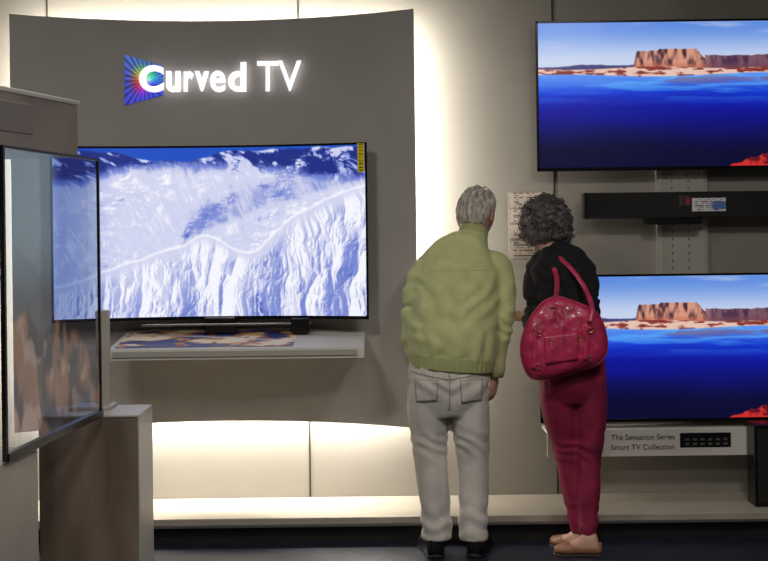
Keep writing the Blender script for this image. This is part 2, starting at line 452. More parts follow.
# soundbar
sb = empty('soundbar')
A = P(584, 193, 6.3); B = P(584, 219, 6.3)
x0 = A.x; zt = A.z; zb = B.z
M_grille = mat('speaker_grille', (14, 14, 15), 0.7, bump=0.4, bscale=500)
box('body', x0, x0+1.15, 6.29, 6.37, zb, zt, M_grille, sb, 0.006)
box('end_cap', x0-0.002, x0+0.012, 6.287, 6.372, zb-0.001, zt+0.001, M_black, sb, 0.004)
A2 = P(648, 219, 6.3); B2 = P(702, 224, 6.3)
box('bracket', A2.x, B2.x, 6.30, WY-0.037, B2.z, zb+0.002, M_black, sb)
def tagp(seed, base=(232, 232, 236), pic=(60, 110, 190)):
    def f(U, V):
        c = np.zeros(U.shape+(3,))+RGB(*base)
        ln = (np.sin(V*42+seed) > 0.15)*(vn(U*16, np.floor((V*42+seed)/6.28)*3, seed) > 0.4)*(U > 0.08)*(U < 0.9)
        c = mix(c, np.zeros_like(c)+RGB(60, 60, 70), ln*0.75)
        bl = (U > 0.6)*(V > 0.3)*(V < 0.85); c = mix(c, np.zeros_like(c)+RGB(*pic), bl*0.8)
        return c
    return f
def card(name, x0, y0, x1, y1, D, paint, parent, nu=40, nv=24):
    A = P(x0, y0, D); B = P(x1, y1, D)
    bm = bmesh.new(); bm_box(bm, A.x, B.x, D, D+0.003, B.z, A.z); from_bm(name+'_board', bm, parent, M_white)
    grid(name, nu, nv, lambda u, v: Vector((A.x+(B.x-A.x)*u, D-0.0006, A.z+(B.z-A.z)*v)), paint, M_print, parent)
card('spec_label', 692, 198, 726, 211, 6.284, tagp(2), sb)
card('round_label', 680, 195, 690, 206, 6.284, tagp(5, (60, 50, 50), (190, 60, 50)), sb)

# info cards fixed to the wall between the two people
ic = empty('price_tag_holder')
A = P(508, 191, 6.36); B = P(553, 260, 6.36)
box('backplate', A.x, B.x, 6.362, 6.366, B.z, A.z, mat('holder_plastic', (190, 182, 172), 0.3), ic, 0.001)
box('stem', A.x+0.09, A.x+0.11, 6.366, WY-0.001, B.z+0.05, B.z+0.2, M_alu, ic)
pics = [(180, 110, 90), (110, 120, 140), (190, 90, 70), (140, 110, 90)]
for i, (ya, yb) in enumerate([(193, 207), (209.5, 222), (225, 238), (241, 258)]):
    card('card_%d' % i, 510, ya, 551, yb, 6.357, tagp(i+7, (238, 222, 208), pics[i]), ic)

# sign below lower television
sg = empty('product_sign')
A = P(547, 430, 6.25); B = P(751, 455, 6.25)
box('board', A.x, B.x, 6.252, 6.262, B.z, A.z, M_white, sg, 0.002)
box('ledge', A.x, B.x, 6.262, WY-0.001, A.z-0.02, A.z-0.008, M_white, sg)
M_ink = mat('ink', (70, 66, 66), 0.6)
def text(body, px, py, size, D, parent, m, name):
    cu = bpy.data.curves.new(name, 'FONT'); cu.body = body; cu.size = size; cu.extrude = 0.0008
    o = bpy.data.objects.new(name, cu); scene.collection.objects.link(o); o.parent = parent
    o.location = P(px, py, D); o.rotation_euler = (pi/2, 0, 0); cu.materials.append(m)
text('The Sensation Series', 611, 440, 0.037, 6.25, sg, M_ink, 'line_1')
text('Smart TV Collection', 611, 450, 0.037, 6.25, sg, M_ink, 'line_2')
A = P(680, 433, 6.25); B = P(731, 447, 6.25)
M_grey = mat('grey_button', (96, 94, 92), 0.5)
bm = bmesh.new(); bm_box(bm, A.x, B.x, 6.249, 6.253, B.z, A.z, 0.0015)
for k in range(6):
    for zz in (0.018, 0.040):
        xx = A.x+(B.x-A.x)*(0.10+k*0.15); bm_box(bm, xx, xx+0.020, 6.2475, 6.25, B.z+zz-0.006, B.z+zz+0.004, 0, 1)
from_bm('device_picture', bm, sg, [M_black, M_grey])

# black floor-standing speaker at right edge
sp = empty('tower_speaker')
A = P(753, 424, 6.12)
box('cabinet', A.x, A.x+0.24, 6.10, 6.23, 0.12, A.z, M_black, sp, 0.006)
box('grille', A.x+0.015, A.x+0.225, 6.093, 6.10, 0.14, A.z-0.02, M_grille, sp, 0.003)

# ---------------------------------------------------------------- foreground display case (left)
M_case = mat('case_laminate', (128, 118, 110), 0.45, var=0.08, vscale=3)
M_caseL = mat('case_edge', (176, 172, 166), 0.4)
M_inset = mat('case_inset', (116, 108, 100), 0.35)
M_frost = mat('frosted_acrylic', (172, 166, 156), 0.35, var=0.1, vscale=2.5)
def rbox(name, p0, p1, depth, z0, z1, m, parent, bevel=0.003):
    """box whose visible long face runs from p0 to p1 in plan; depth extends to the left"""
    d = (Vector(p1)-Vector(p0)); L = d.length; d.normalize(); nrm = Vector((-d.y, d.x))
    bm = bmesh.new(); bm_box(bm, 0, L, 0, depth, z0, z1, bevel)
    for v in bm.verts:
        q = Vector(p0)+d*v.co.x+nrm*v.co.y; v.co = Vector((q.x, q.y, v.co.z))
    return from_bm(name, bm, parent, m)
dc = empty('display_case')
rbox('header', (-1.17, 3.35), (-0.993, 4.2), 0.5, 1.715, 1.885, M_case, dc)
rbox('header_cap', (-1.175, 3.33), (-0.986, 4.212), 0.52, 1.885, 1.90, M_caseL, dc)
rbox('header_inset', (-1.124, 3.55), (-1.054, 3.89), 0.01, 1.77, 1.86, M_inset, dc)
rbox('cabinet', (-1.06, 2.95), (-0.99, 3.66), 0.6, 0, 0.868, M_frost, dc)
# transparent display standing on the case
ts = empty('transparent_display')
q0 = Vector((-1.007, 3.41)); q1 = Vector((-0.930, 4.20)); zb, zt = 0.89, 1.705
def tsP(s, z, off=0.0):
    p = q0+(q1-q0)*s; d = (q1-q0).normalized(); n = Vector((d.y, -d.x))
    return Vector((p.x+n.x*off, p.y+n.y*off, z))
M_tglass = bpy.data.materials.new('display_glass'); M_tglass.use_nodes = True
nt = M_tglass.node_tree; nt.nodes.clear()
out = nt.nodes.new('ShaderNodeOutputMaterial'); vc = nt.nodes.new('ShaderNodeVertexColor'); vc.layer_name = 'pic'
tr = nt.nodes.new('ShaderNodeBsdfTransparent'); tr.inputs[0].default_value = (0.60, 0.64, 0.70, 1)
em = nt.nodes.new('ShaderNodeEmission'); em.inputs[1].default_value = 0.9
nt.links.new(vc.outputs['Color'], em.inputs[0])
gl = nt.nodes.new('ShaderNodeBsdfGlossy'); gl.inputs['Roughness'].default_value = 0.03
ad = nt.nodes.new('ShaderNodeAddShader'); mx = nt.nodes.new('ShaderNodeMixShader'); mx.inputs[0].default_value = 0.06
nt.links.new(tr.outputs[0], ad.inputs[0]); nt.links.new(em.outputs[0], ad.inputs[1])
nt.links.new(ad.outputs[0], mx.inputs[1]); nt.links.new(gl.outputs[0], mx.inputs[2])
nt.links.new(mx.outputs[0], out.inputs[0])
def tpic(U, V):
    Z = np.zeros(U.shape+(3,))
    c = Z+RGB(8, 11, 18)
    c = mix(c, Z+RGB(84, 104, 118), sst(0.60, 0.42, U)*sst(0.75, 0.25, V))
    c = mix(c, Z+RGB(60, 62, 70), sst(0.62, 0.5, U)*sst(0.45, 0.6, V))
    edge = 0.60+0.30*(fbm(U*6, V*0, 5, 3)-0.5)+0.06*sst(0.6, 1, U)
    f = fbm(U*12, V*6, 6, 15)
    rk = mix(Z+RGB(112, 72, 50), Z+RGB(22, 18, 22), sst(0.36, 0.52, f))
    rk = mix(rk, Z+RGB(150, 128, 116), sst(0.58, 0.66, fbm(U*16+4, V*10, 5, 25))*0.7)
    rk = mix(rk, Z+RGB(30, 40, 66), sst(0.52, 0.62, fbm(U*5, V*4, 3, 65))*0.7)
    c = mix(c, rk, sst(0, 0.04, V-edge)*sst(1.02, 0.93, V)*0.8)
    return c
grid('glass_panel', 110, 110, lambda u, v: tsP(u, zt+(zb-zt)*v), tpic, M_tglass, ts)
def bar(s0, s1, z0, z1, t):
    bm = bmesh.new(); vs = []
    for s in (s0, s1):
        for z in (z0, z1):
            for o in (-t, t): vs.append(bm.verts.new(tsP(s, z, o)))
    bmesh.ops.convex_hull(bm, input=vs); return from_bm('frame_bar', bm, ts, M_black)
bar(0.0, 1.0, zt-0.002, zt+0.006, 0.005); bar(0, 1, zb-0.018, zb+0.004, 0.010)
bar(-0.012, 0.004, zb-0.014, zt+0.006, 0.006); bar(0.994, 1.006, zb-0.014, zt+0.006, 0.004)
# pedestal
pd = empty('display_pedestal')
ZP = 0.868
A = P(38, 405, 4.25); xr = P(139, 410, 4.25).x
M_ped = mat('pedestal_gloss', (116, 102, 90), 0.22, var=0.25, vscale=2.2, stretch=(3, 1, 0.6))
box('body', A.x, xr-0.006, 4.25, 4.49, 0, ZP-0.008, M_ped, pd, 0.003)
box('side_panel', xr-0.006, xr, 4.248, 4.492, 0, ZP, M_caseL, pd, 0.002)
box('top', A.x, xr-0.006, 4.248, 4.49, ZP-0.008, ZP, M_caseL, pd, 0.002)
au = empty('acrylic_stand')
A = P(97, 310, 4.45); B = P(111, 392, 4.45)
box('upright', A.x, B.x, 4.42, 4.45, ZP+0.01, A.z, M_frost, au, 0.004)
box('base', A.x-0.08, B.x+0.015, 4.36, 4.48, ZP, ZP+0.012, M_frost, au, 0.003)

# ---------------------------------------------------------------- people
def frame(f, up=(0, 0, 1)):
    f = Vector(f).normalized(); up = Vector(up); r = f.cross(up).normalized(); u = r.cross(f).normalized()
    return Matrix((r, f, u)).transposed()
def head_shape(d):
    """unit direction -> skull surface point; +Y is the face"""
    x, y, z = d
    px = x*0.076; py = y*0.097; pz = z*0.118
    if z < 0:
        t = min(1, -z); px *= 1-0.30*t*t
        if y > 0: py *= 1+0.04*t
        else: py *= 1-0.28*t
    if y > 0.3: px *= 1-0.08*(y-0.3)
    def g(cx, cz, sx, sz): return math.exp(-((x-cx)/sx)**2-((z-cz)/sz)**2) if y > 0 else 0
    py += 0.024*g(0, -0.22, 0.13, 0.13)+0.012*g(0, -0.02, 0.09, 0.2)
    py += 0.006*g(0.3, 0.12, 0.2, 0.07)+0.006*g(-0.3, 0.12, 0.2, 0.07)
    py -= 0.010*g(0.33, -0.02, 0.16, 0.10)+0.010*g(-0.33, -0.02, 0.16, 0.10)
    py += 0.006*g(0, -0.5, 0.22, 0.05)+0.005*g(0, -0.60, 0.18, 0.04)-0.004*g(0, -0.55, 0.2, 0.015)
    py += 0.010*g(0, -0.85, 0.25, 0.12)
    return Vector((px, py, pz))
def sphere_dirs(nu, nv):
    return [[Vector((sin(pi*j/nv)*cos(2*pi*i/nu), sin(pi*j/nv)*sin(2*pi*i/nu), cos(pi*j/nv))) for i in range(nu)] for j in range(nv+1)]
def shell(bm, fn, nu=64, nv=48):
    D = sphere_dirs(nu, nv); R = []
    for j, row in enumerate(D):
        if j in (0, nv): R.append([bm.verts.new(fn(row[0]))])
        else: R.append([bm.verts.new(fn(d)) for d in row])
    for j in range(nv):
        for i in range(nu):
            k = (i+1) % nu
            if j == 0: bm.faces.new((R[0][0], R[1][i], R[1][k]))
            elif j == nv-1: bm.faces.new((R[j][i], R[nv][0], R[j][k]))
            else: bm.faces.new((R[j][i], R[j+1][i], R[j+1][k], R[j][k]))
def build_head(parent, c, fwd, up, scale, M_skin, M_hair, kind):
    R = frame(fwd, up); T = lambda v: c+R@(v*scale)
    bm = bmesh.new(); shell(bm, lambda d: T(head_shape(d)))
    from_bm('head', bm, parent, M_skin, True)
    M_eye = mat('eye_white', (225, 220, 212), 0.2); M_ir = mat('iris', (60, 50, 40), 0.2); M_lip = mat('lips', (150, 90, 82), 0.5)
    for s in (-1, 1):
        bm = bmesh.new(); shell(bm, lambda d: T(Vector((s*0.030, 0.078, -0.003))+d*0.012), 16, 12); from_bm('eye', bm, parent, M_eye, True)
        bm = bmesh.new(); shell(bm, lambda d: T(Vector((s*0.030, 0.0878, -0.003))+Vector((d.x*0.005, d.y*0.003, d.z*0.005))), 12, 8); from_bm('iris', bm, parent, M_ir, True)
        bm = bmesh.new()   # ear: curved rim plus inner bowl
        rim = []
        for k in range(13):
            a = -0.5+k/12*4.2
            rim.append((T(Vector((s*(0.082+0.014*sin(a*0.7+0.4)), -0.006-0.018*sin(a)*0.9, -0.012+0.030*cos(a)))), 0.0048*scale))
        tube(bm, rim, side=(0, 0, 1), seg=8, sub=2)
        tube(bm, [(T(Vector((s*0.066, -0.002, -0.012))), 0.006, 0.020), (T(Vector((s*0.087, -0.010, -0.012))), 0.010, 0.024)], side=R@Vector((0, 1, 0)), seg=12, sub=2)
        from_bm('ear', bm, parent, M_skin, True)
    bm = bmesh.new(); tube(bm, [(T(Vector((-0.022, 0.088, -0.064))), 0.001), (T(Vector((0, 0.097, -0.063))), 0.0045), (T(Vector((0.022, 0.088, -0.064))), 0.001)], side=(0, 0, 1), seg=8)
    from_bm('mouth', bm, parent, M_lip, True)
    def sm(a, b, v): t = min(1, max(0, (v-a)/(b-a))); return t*t*(3-2*t)
    if kind == 'short':
        def hm(d):
            face = sm(0.05, 0.35, d.y)
            lim = -0.52*(1-face)+0.62*face
            ear = math.exp(-((d.y+0.06)/0.22)**2)*0.72
            m = sm(lim+ear-0.04, lim+ear+0.14, d.z)
            p = head_shape(d)
            n = noise.fractal(Vector((d.x*7, d.y*7, d.z*2.4))*1.6, 1.0, 2.0, 4)
            thin = 1-0.45*math.exp(-((d.z-0.9)/0.25)**2)
            off = -0.006+m*(0.022*thin+0.006*n)
            return T(p+d*off)
        bm = bmesh.new(); shell(bm, hm, 110, 84); from_bm('hair', bm, parent, M_hair, True)
        bm = bmesh.new(); rnd = random.Random(8)
        for i in range(520):
            d = Vector((rnd.gauss(0, 1), rnd.gauss(0, 1)-0.5, rnd.gauss(0, 1)+0.3)).normalized()
            face = sm(0.05, 0.35, d.y); lim = -0.42*(1-face)+0.66*face+math.exp(-((d.y+0.06)/0.22)**2)*0.72
            if d.z < lim+0.05: continue
            tdir = Vector((d.x*0.6+rnd.uniform(-.3, .3), -0.3, -1)); tdir = (tdir-d*tdir.dot(d)).normalized()
            rows = []; h0 = rnd.uniform(0.012, 0.019)
            for k in range(4):
                dd = (d+tdir*0.08*k+Vector((rnd.uniform(-.02, .02),)*3)).normalized()
                rows.append((T(head_shape(dd)+dd*(h0+0.002*sin(k))), (0.0028, 0.0034, 0.0028, 0.0008)[k]))
            tube(bm, rows, seg=5, sub=2)
        from_bm('hair_locks', bm, parent, M_hair, True)
    else:
        def vol(d):
            face = sm(0.25, 0.6, d.y)*(1-sm(0.35, 0.7, d.z))
            low = sm(-0.85, -0.45, d.z)
            n = noise.fractal(d*3.2+Vector((4, 2, 1)), 1.0, 2.0, 3)
            cel = noise.voronoi(d*7.5)[0][0]
            return (-0.008+(1-face)*low*(0.056+0.014*n+0.018*(0.4-cel)+0.010*abs(d.x)))
        bm = bmesh.new(); shell(bm, lambda d: T(head_shape(d)+d*vol(d)), 120, 90); from_bm('hair', bm, parent, M_hair, True)
        bm = bmesh.new(); rnd = random.Random(3)
        for i in range(760):
            d = Vector((rnd.gauss(0, 1), rnd.gauss(0, 1)-0.2, rnd.gauss(0, 1)+0.1)).normalized()
            v = vol(d)
            if v < 0.03: continue
            cc = head_shape(d)+d*(v+rnd.uniform(-0.003, 0.007))
            a = d.orthogonal().normalized(); b = d.cross(a); ph = rnd.uniform(0, 6.28); ra = rnd.uniform(0.007, 0.013)
            nn = (d*0.5+a*rnd.uniform(-1, 1)+b*rnd.uniform(-1, 1)).normalized(); a = nn.orthogonal().normalized(); b = nn.cross(a)
            rows = []
            for k in range(8):
                th = ph+k*0.85; rows.append((T(cc+(a*cos(th)+b*sin(th))*ra+nn*k*0.0012), 0.0022 if k < 7 else 0.0008))
            tube(bm, rows, seg=4, sub=1)
        from_bm('curls', bm, parent, M_hair, True)

def build_hand(parent, w, d, n, s, M_skin, curl=0.5, scale=1.0):
    """w wrist, d finger direction, n palm side normal, s thumb side"""
    d = Vector(d).normalized(); n = Vector(n); n = (n-d*n.dot(d)).normalized(); s0 = Vector(s); s = (s0-d*s0.dot(d)-n*s0.dot(n)).normalized()
    bm = bmesh.new(); k = scale
    tube(bm, [(w-d*0.03*k, 0.026*k, 0.022*k), (w+d*0.005*k, 0.028*k, 0.019*k), (w+d*0.04*k, 0.038*k, 0.017*k), (w+d*0.075*k, 0.041*k, 0.015*k), (w+d*0.095*k, 0.038*k, 0.011*k)], side=s, seg=16, sub=3)
    for off, ln in ((0.030, 0.072), (0.0105, 0.081), (-0.010, 0.076), (-0.029, 0.060)):
        p = w+d*0.082*k+s*off*k; a = 0.15; rows = [(p, 0.0095*k)]
        for seg_, fr in enumerate((0.42, 0.32, 0.26)):
            a += curl*(0.55+0.25*seg_)
            p = p+(d*cos(a)+n*sin(a)+s*off*0.8)*ln*fr*k*1.05
            rows.append((p, (0.0088, 0.0080, 0.0062)[seg_]*k))
        tube(bm, rows, side=s, seg=10, sub=3)
    p = w+d*0.022*k+s*0.026*k; rows = [(p, 0.014*k)]
    for ln, dr in ((0.034, s*0.75+d*0.65+n*0.2), (0.030, s*0.35+d*0.9+n*0.4), (0.022, d*0.95+n*0.55)):
        p = p+dr.normalized()*ln*k; rows.append((p, (0.0115 if ln > 0.03 else 0.0098 if ln > 0.025 else 0.007)*k))
    tube(bm, rows, side=d, seg=10, sub=3)
    return fuse('hand', bm, 0.0032, 2, M_skin, parent)

def build_shoe(parent, heel, d, L, W, H, M_up, M_sole, low=False):
    d = Vector((d[0], d[1], 0)).normalized(); s = Vector((d.y, -d.x, 0)); heel = Vector((heel[0], heel[1], 0))
    prof = [(0.0, 0.45, 0.55), (0.06, 0.68, 0.95), (0.2, 0.74, 1.0), (0.38, 0.74, 0.95), (0.55, 0.88, 0.68), (0.72, 1.0, 0.52), (0.86, 0.88, 0.42), (0.96, 0.55, 0.34), (1.0, 0.25, 0.22)]
    def loft(name, k, z0, hs, m, zcap=None):
        bm = bmesh.new(); R = []
        for t, w_, h_ in catmull(prof, 4):
            ring = []
            hh = h_*H*hs if zcap is None else min(h_*H*hs, zcap)
            for a in range(20):
                th = 2*pi*a/20; x = cos(th)*W/2*w_*k; z = max(0, sin(th))**0.7*hh if sin(th) > 0 else 0
                if sin(th) < 0: x = cos(th)*W/2*w_*k*0.98
                ring.append(bm.verts.new(heel+d*(t*L*k-(k-1)*L/2)+s*x+Vector((0, 0, z0+z))))
            R.append(ring)
        for i in range(len(R)-1):
            for a in range(20): bm.faces.new((R[i][a], R[i][(a+1) % 20], R[i+1][(a+1) % 20], R[i+1][a]))
        bm.faces.new(R[0]); bm.faces.new(R[-1][::-1])
        return from_bm(name, bm, parent, m, True)
    if low:
        loft('foot', 0.90, 0.010, 1.0, M_sk_w); loft('shoe_upper', 1.02, 0.010, 1.0, M_up, 0.046); loft('shoe_sole', 1.06, 0.0, 0.3, M_sole, 0.012)
    else:
        loft('shoe_upper', 1.0, 0.014, 1.0, M_up); loft('shoe_sole', 1.05, 0.0, 0.6, M_sole, 0.020)

M_skin = mat('skin_man', (196, 150, 124), 0.55, var=0.06, vscale=30, sss=0.1)
M_sk_w = mat('skin_woman', (204, 160, 138), 0.55, var=0.05, vscale=30, sss=0.1)
M_jacket = mat('jacket_olive', (196, 200, 142), 0.85, var=0.05, vscale=14, bump=0.2, bscale=60, sheen=0.1)
M_rib = mat('rib_knit_olive', (180, 184, 128), 0.9, bump=0.6, bscale=120, stretch=(3, 3, 0.2))
M_jeans = mat('washed_denim', (208, 203, 196), 0.85, var=0.08, vscale=7, bump=0.3, bscale=70)
M_jseam = mat('denim_seam', (168, 162, 152), 0.9)
M_ghair = mat('grey_hair', (196, 190, 180), 0.6, var=0.25, vscale=60, bump=0.8, bscale=160, stretch=(1, 1, 0.3))
M_dhair = mat('dark_grey_hair', (92, 86, 84), 0.5, var=0.5, vscale=45, bump=0.8, bscale=150)
M_shoe = mat('black_leather', (20, 19, 20), 0.35); M_sole = mat('rubber_sole', (14, 14, 14), 0.7)
M_knit = mat('black_knit', (20, 19, 23), 0.9, var=0.2, vscale=25, bump=0.4, bscale=150)
M_wpant = mat('burgundy_cotton', (136, 22, 62), 0.75, var=0.12, vscale=12, bump=0.2, bscale=80)
M_bag = mat('crimson_leather', (182, 46, 86), 0.38, var=0.16, vscale=18, bump=0.25, bscale=55, coat=0.2)
M_gold = mat('brass', (200, 170, 110), 0.3, metal=1.0)
M_tan = mat('tan_leather', (150, 104, 76), 0.45, var=0.1, vscale=40); M_tsole = mat('dark_sole', (66, 48, 40), 0.6)

# ---- man
man = empty('elderly_man')
bm = bmesh.new()
tube(bm, [(P(449, 346, 5.80), 0.172, 0.118), (P(449, 362, 5.80), 0.180, 0.128), (P(449, 380, 5.795), 0.185, 0.138), (P(449, 398, 5.795), 0.182, 0.130), (P(450, 413, 5.80), 0.158, 0.10)], seg=32)
tube(bm, [(P(428, 388, 5.80), 0.085, 0.10), (P(427, 408, 5.80), 0.092, 0.105), (P(429, 432, 5.80), 0.085, 0.092), (P(431, 460, 5.80), 0.076, 0.080), (P(433, 485, 5.79), 0.072, 0.074), (P(436, 512, 5.785), 0.067, 0.074), (P(437.5, 538, 5.78), 0.069, 0.082)], seg=24)
tube(bm, [(P(469, 388, 5.80), 0.085, 0.10), (P(469.5, 408, 5.80), 0.091, 0.105), (P(471, 432, 5.80), 0.084, 0.092), (P(472, 460, 5.805), 0.075, 0.080), (P(473, 485, 5.80), 0.070, 0.074), (P(473, 512, 5.79), 0.065, 0.074), (P(473, 539, 5.785), 0.067, 0.082)], seg=24)
def dj(co, n):
    z = co.z
    a = 0.004*noise.noise(Vector((co.x*9, co.y*9, z*3)))
    k = math.exp(-((z-0.15)/0.08)**2); b = 0.0045*k*sin(z*80+noise.noise(Vector((co.x*9, co.y*7, z*3)))*7)
    k2 = math.exp(-((z-0.5)/0.07)**2); c = 0.003*k2*sin(z*75+co.x*50+noise.noise(co*8)*6)
    k3 = math.exp(-((z-0.76)/0.05)**2); d_ = 0.005*k3*sin(z*70-abs(co.x-0.29)*60+noise.noise(co*8)*3)
    v = 0.005*noise.noise(Vector((co.x*20, co.y*20, z*3.5+3)))
    return a+b+c+d_+v
tro = fuse('trousers', bm, 0.0085, 4, M_jeans, man, dj)
from mathutils.bvhtree import BVHTree
def bvh_of(ob):
    me = ob.data; return BVHTree.FromPolygons([v.co for v in me.vertices], [p.vertices[:] for p in me.polygons])
def patch(name, bv, pts_px, D, m, parent, off=0.003, nu=14, nv=14):
    """quad patch (4 corners) laid along +Y onto the cloth"""
    C = [P(x, y, D) for x, y in pts_px]; V = []
    for j in range(nv+1):
        for i in range(nu+1):
            u = i/nu; v = j/nv
            p = (C[0]*(1-u)+C[1]*u)*(1-v)+(C[3]*(1-u)+C[2]*u)*v
            h = bv.ray_cast(Vector((p.x, 5.0, p.z)), Vector((0, 1, 0)))
            y = h[0].y if h[0] else D
            V.append((p.x, y-off, p.z))
    nf = len(V); V += [(x, y+off+0.004, z) for x, y, z in V]
    Fc = []
    W = nu+1
    for j in range(nv):
        for i in range(nu):
            a = j*W+i; Fc.append((a, a+W, a+W+1, a+1))
    bnd = [i for i in range(nu)]+[nu+j*W for j in range(nv)]+[nv*W+nu-i for i in range(nu)]+[(nv-j)*W for j in range(nv)]
    for k in range(len(bnd)):
        a, b = bnd[k], bnd[(k+1) % len(bnd)]; Fc.append((a, b, b+nf, a+nf))
    me = bpy.data.meshes.new(name); me.from_pydata(V, [], Fc); return link(name, me, parent, m, True)
bt = bvh_of(tro)
for (x0, x1) in ((414, 438), (459, 483)):
    patch('pocket', bt, [(x0, 379), (x1, 379), (x1-1, 401), (x0+2, 403)], 5.7, M_jseam, man, 0.0025)
    patch('pocket_face', bt, [(x0+1, 380.5), (x1-1, 380.5), (x1-2, 399.5), (x0+3, 401.5)], 5.7, M_jeans, man, 0.0045)
patch('seat_seam', bt, [(448.3, 366), (449.7, 366), (450, 410), (448.6, 410)], 5.7, M_jseam, man, 0.002, 2, 24)
patch('yoke_1', bt, [(412, 372), (448, 378), (448, 379.2), (412, 373.2)], 5.7, M_jseam, man, 0.002, 20, 2)
patch('yoke_2', bt, [(450, 378), (485, 372), (485, 373.2), (450, 379.2)], 5.7, M_jseam, man, 0.002, 20, 2)
# jacket
bm = bmesh.new()
latm = Vector((1, -0.06, 0))
tube(bm, [(P(451, 359, 5.80), 0.190, 0.138), (P(452, 350, 5.80), 0.199, 0.148), (P(453, 335, 5.80), 0.202, 0.152), (P(455, 312, 5.815), 0.198, 0.146), (P(457, 288, 5.84), 0.198, 0.138),
          (P(460, 268, 5.87), 0.190, 0.123), (P(463, 257, 5.885), 0.160, 0.110), (P(467, 248, 5.90), 0.118, 0.094), (P(471, 240, 5.92), 0.082, 0.078), (P(473, 233, 5.93), 0.064, 0.066)], side=latm, seg=36, expo=2.15)
tube(bm, [(P(440, 261, 5.89), 0.050), (P(427, 267, 5.88), 0.062), (P(418, 284, 5.865), 0.062), (P(414, 305, 5.85), 0.060), (P(413, 330, 5.845), 0.057), (P(415, 345, 5.87), 0.053), (P(422, 350, 5.94), 0.047), (P(430, 348, 5.99), 0.041)], side=(0, 0, 1), seg=20)
tube(bm, [(P(486, 260, 5.89), 0.050), (P(497, 266, 5.875), 0.061), (P(502, 283, 5.855), 0.060), (P(502.5, 303, 5.835), 0.057), (P(501.5, 326, 5.82), 0.052), (P(499, 348, 5.825), 0.047), (P(496, 366, 5.835), 0.043), (P(495, 373, 5.84), 0.038)], side=(1, 0, 0), seg=20)
def dk(co, n):
    z = co.z; x = co.x
    blo = math.exp(-((z-0.92)/0.09)**2)
    a = 0.005*noise.noise(Vector((x*6+z*3, co.y*5, z*4)))
    b = 0.0045*blo*sin(x*70+noise.noise(Vector((x*6, co.y*6, z*7)))*5)
    arm = 1.0 if (x > 0.50 or x < 0.17) else 0.25
    c = 0.0034*arm*sin(z*62+x*40+noise.noise(co*7)*7)
    # soft folds pulled from the armpits towards the small of the back
    e1 = 0.006*math.exp(-((z-1.12)/0.13)**2)*sin((z*1.0-abs(x-0.33)*0.9)*60+noise.noise(co*5)*4)
    d_ = 0.005*noise.noise(Vector((x*13-z*5, co.y*3, z*2.0+7)))
    return a+b+c+d_+e1*0.6
jak = fuse('jacket', bm, 0.0085, 4, M_jacket, man, dk)
rib = lambda t, th: 1+0.010*sin(th*44)
bm = bmesh.new(); tube(bm, [(P(451, 369, 5.80), 0.189, 0.144), (P(451.5, 362, 5.80), 0.193, 0.147), (P(452, 354, 5.80), 0.196, 0.148)], side=latm, seg=176, sub=3, mod=rib)
from_bm('waistband', bm, man, M_rib, True)
bm = bmesh.new(); tube(bm, [(P(471, 242, 5.925), 0.080, 0.078), (P(473, 235, 5.935), 0.069, 0.072), (P(474.5, 229, 5.945), 0.065, 0.069)], side=latm, seg=88, sub=3, mod=lambda t, th: 1+0.01*sin(th*22))
from_bm('collar', bm, man, M_rib, True)
bm = bmesh.new(); tube(bm, [(P(496, 366, 5.836), 0.044), (P(495, 376, 5.842), 0.038)], seg=60, sub=3, mod=lambda t, th: 1+0.02*sin(th*20))
tube(bm, [(P(427, 349, 5.975), 0.044), (P(434, 347.5, 6.005), 0.038)], side=(0, 0, 1), seg=60, sub=3, mod=lambda t, th: 1+0.02*sin(th*20))
from_bm('cuffs', bm, man, M_rib, True)
bj = bvh_of(jak)
patch('yoke_seam', bj, [(430, 271), (493, 270), (493, 270.7), (430, 271.7)], 5.7, M_rib, man, 0.0008, 40, 2)
bm = bmesh.new(); hc = P(477.5, 214, 5.985)
tube(bm, [(P(472, 242, 5.92), 0.060, 0.058), (P(475, 231, 5.945), 0.056, 0.058), (hc+Vector((-0.004, -0.02, -0.03)), 0.054, 0.06)], seg=20)
from_bm('neck', bm, man, M_skin, True)
build_head(man, hc, (0.60, 0.80, -0.20), (0.10, 0.15, 1), 0.98, M_skin, M_ghair, 'short')
build_hand(man, P(494.5, 377, 5.845), (-0.12, 0.05, -1), (-0.85, 0.45, 0.1), (0.35, 0.9, 0), M_skin, 0.55, 0.9)
build_hand(man, P(434.5, 347.5, 6.01), (0.75, 0.35, 0.05), (0, -0.3, -1), (0.1, 0.9, 0.1), M_skin, 0.5, 0.9)
f1 = P(436, 556, 5.72); f2 = P(474, 556, 5.73)
build_shoe(man, (f1.x, 5.705), (-0.10, 1), 0.275, 0.112, 0.105, M_shoe, M_sole)
build_shoe(man, (f2.x, 5.71), (0.22, 1), 0.275, 0.112, 0.105, M_shoe, M_sole)

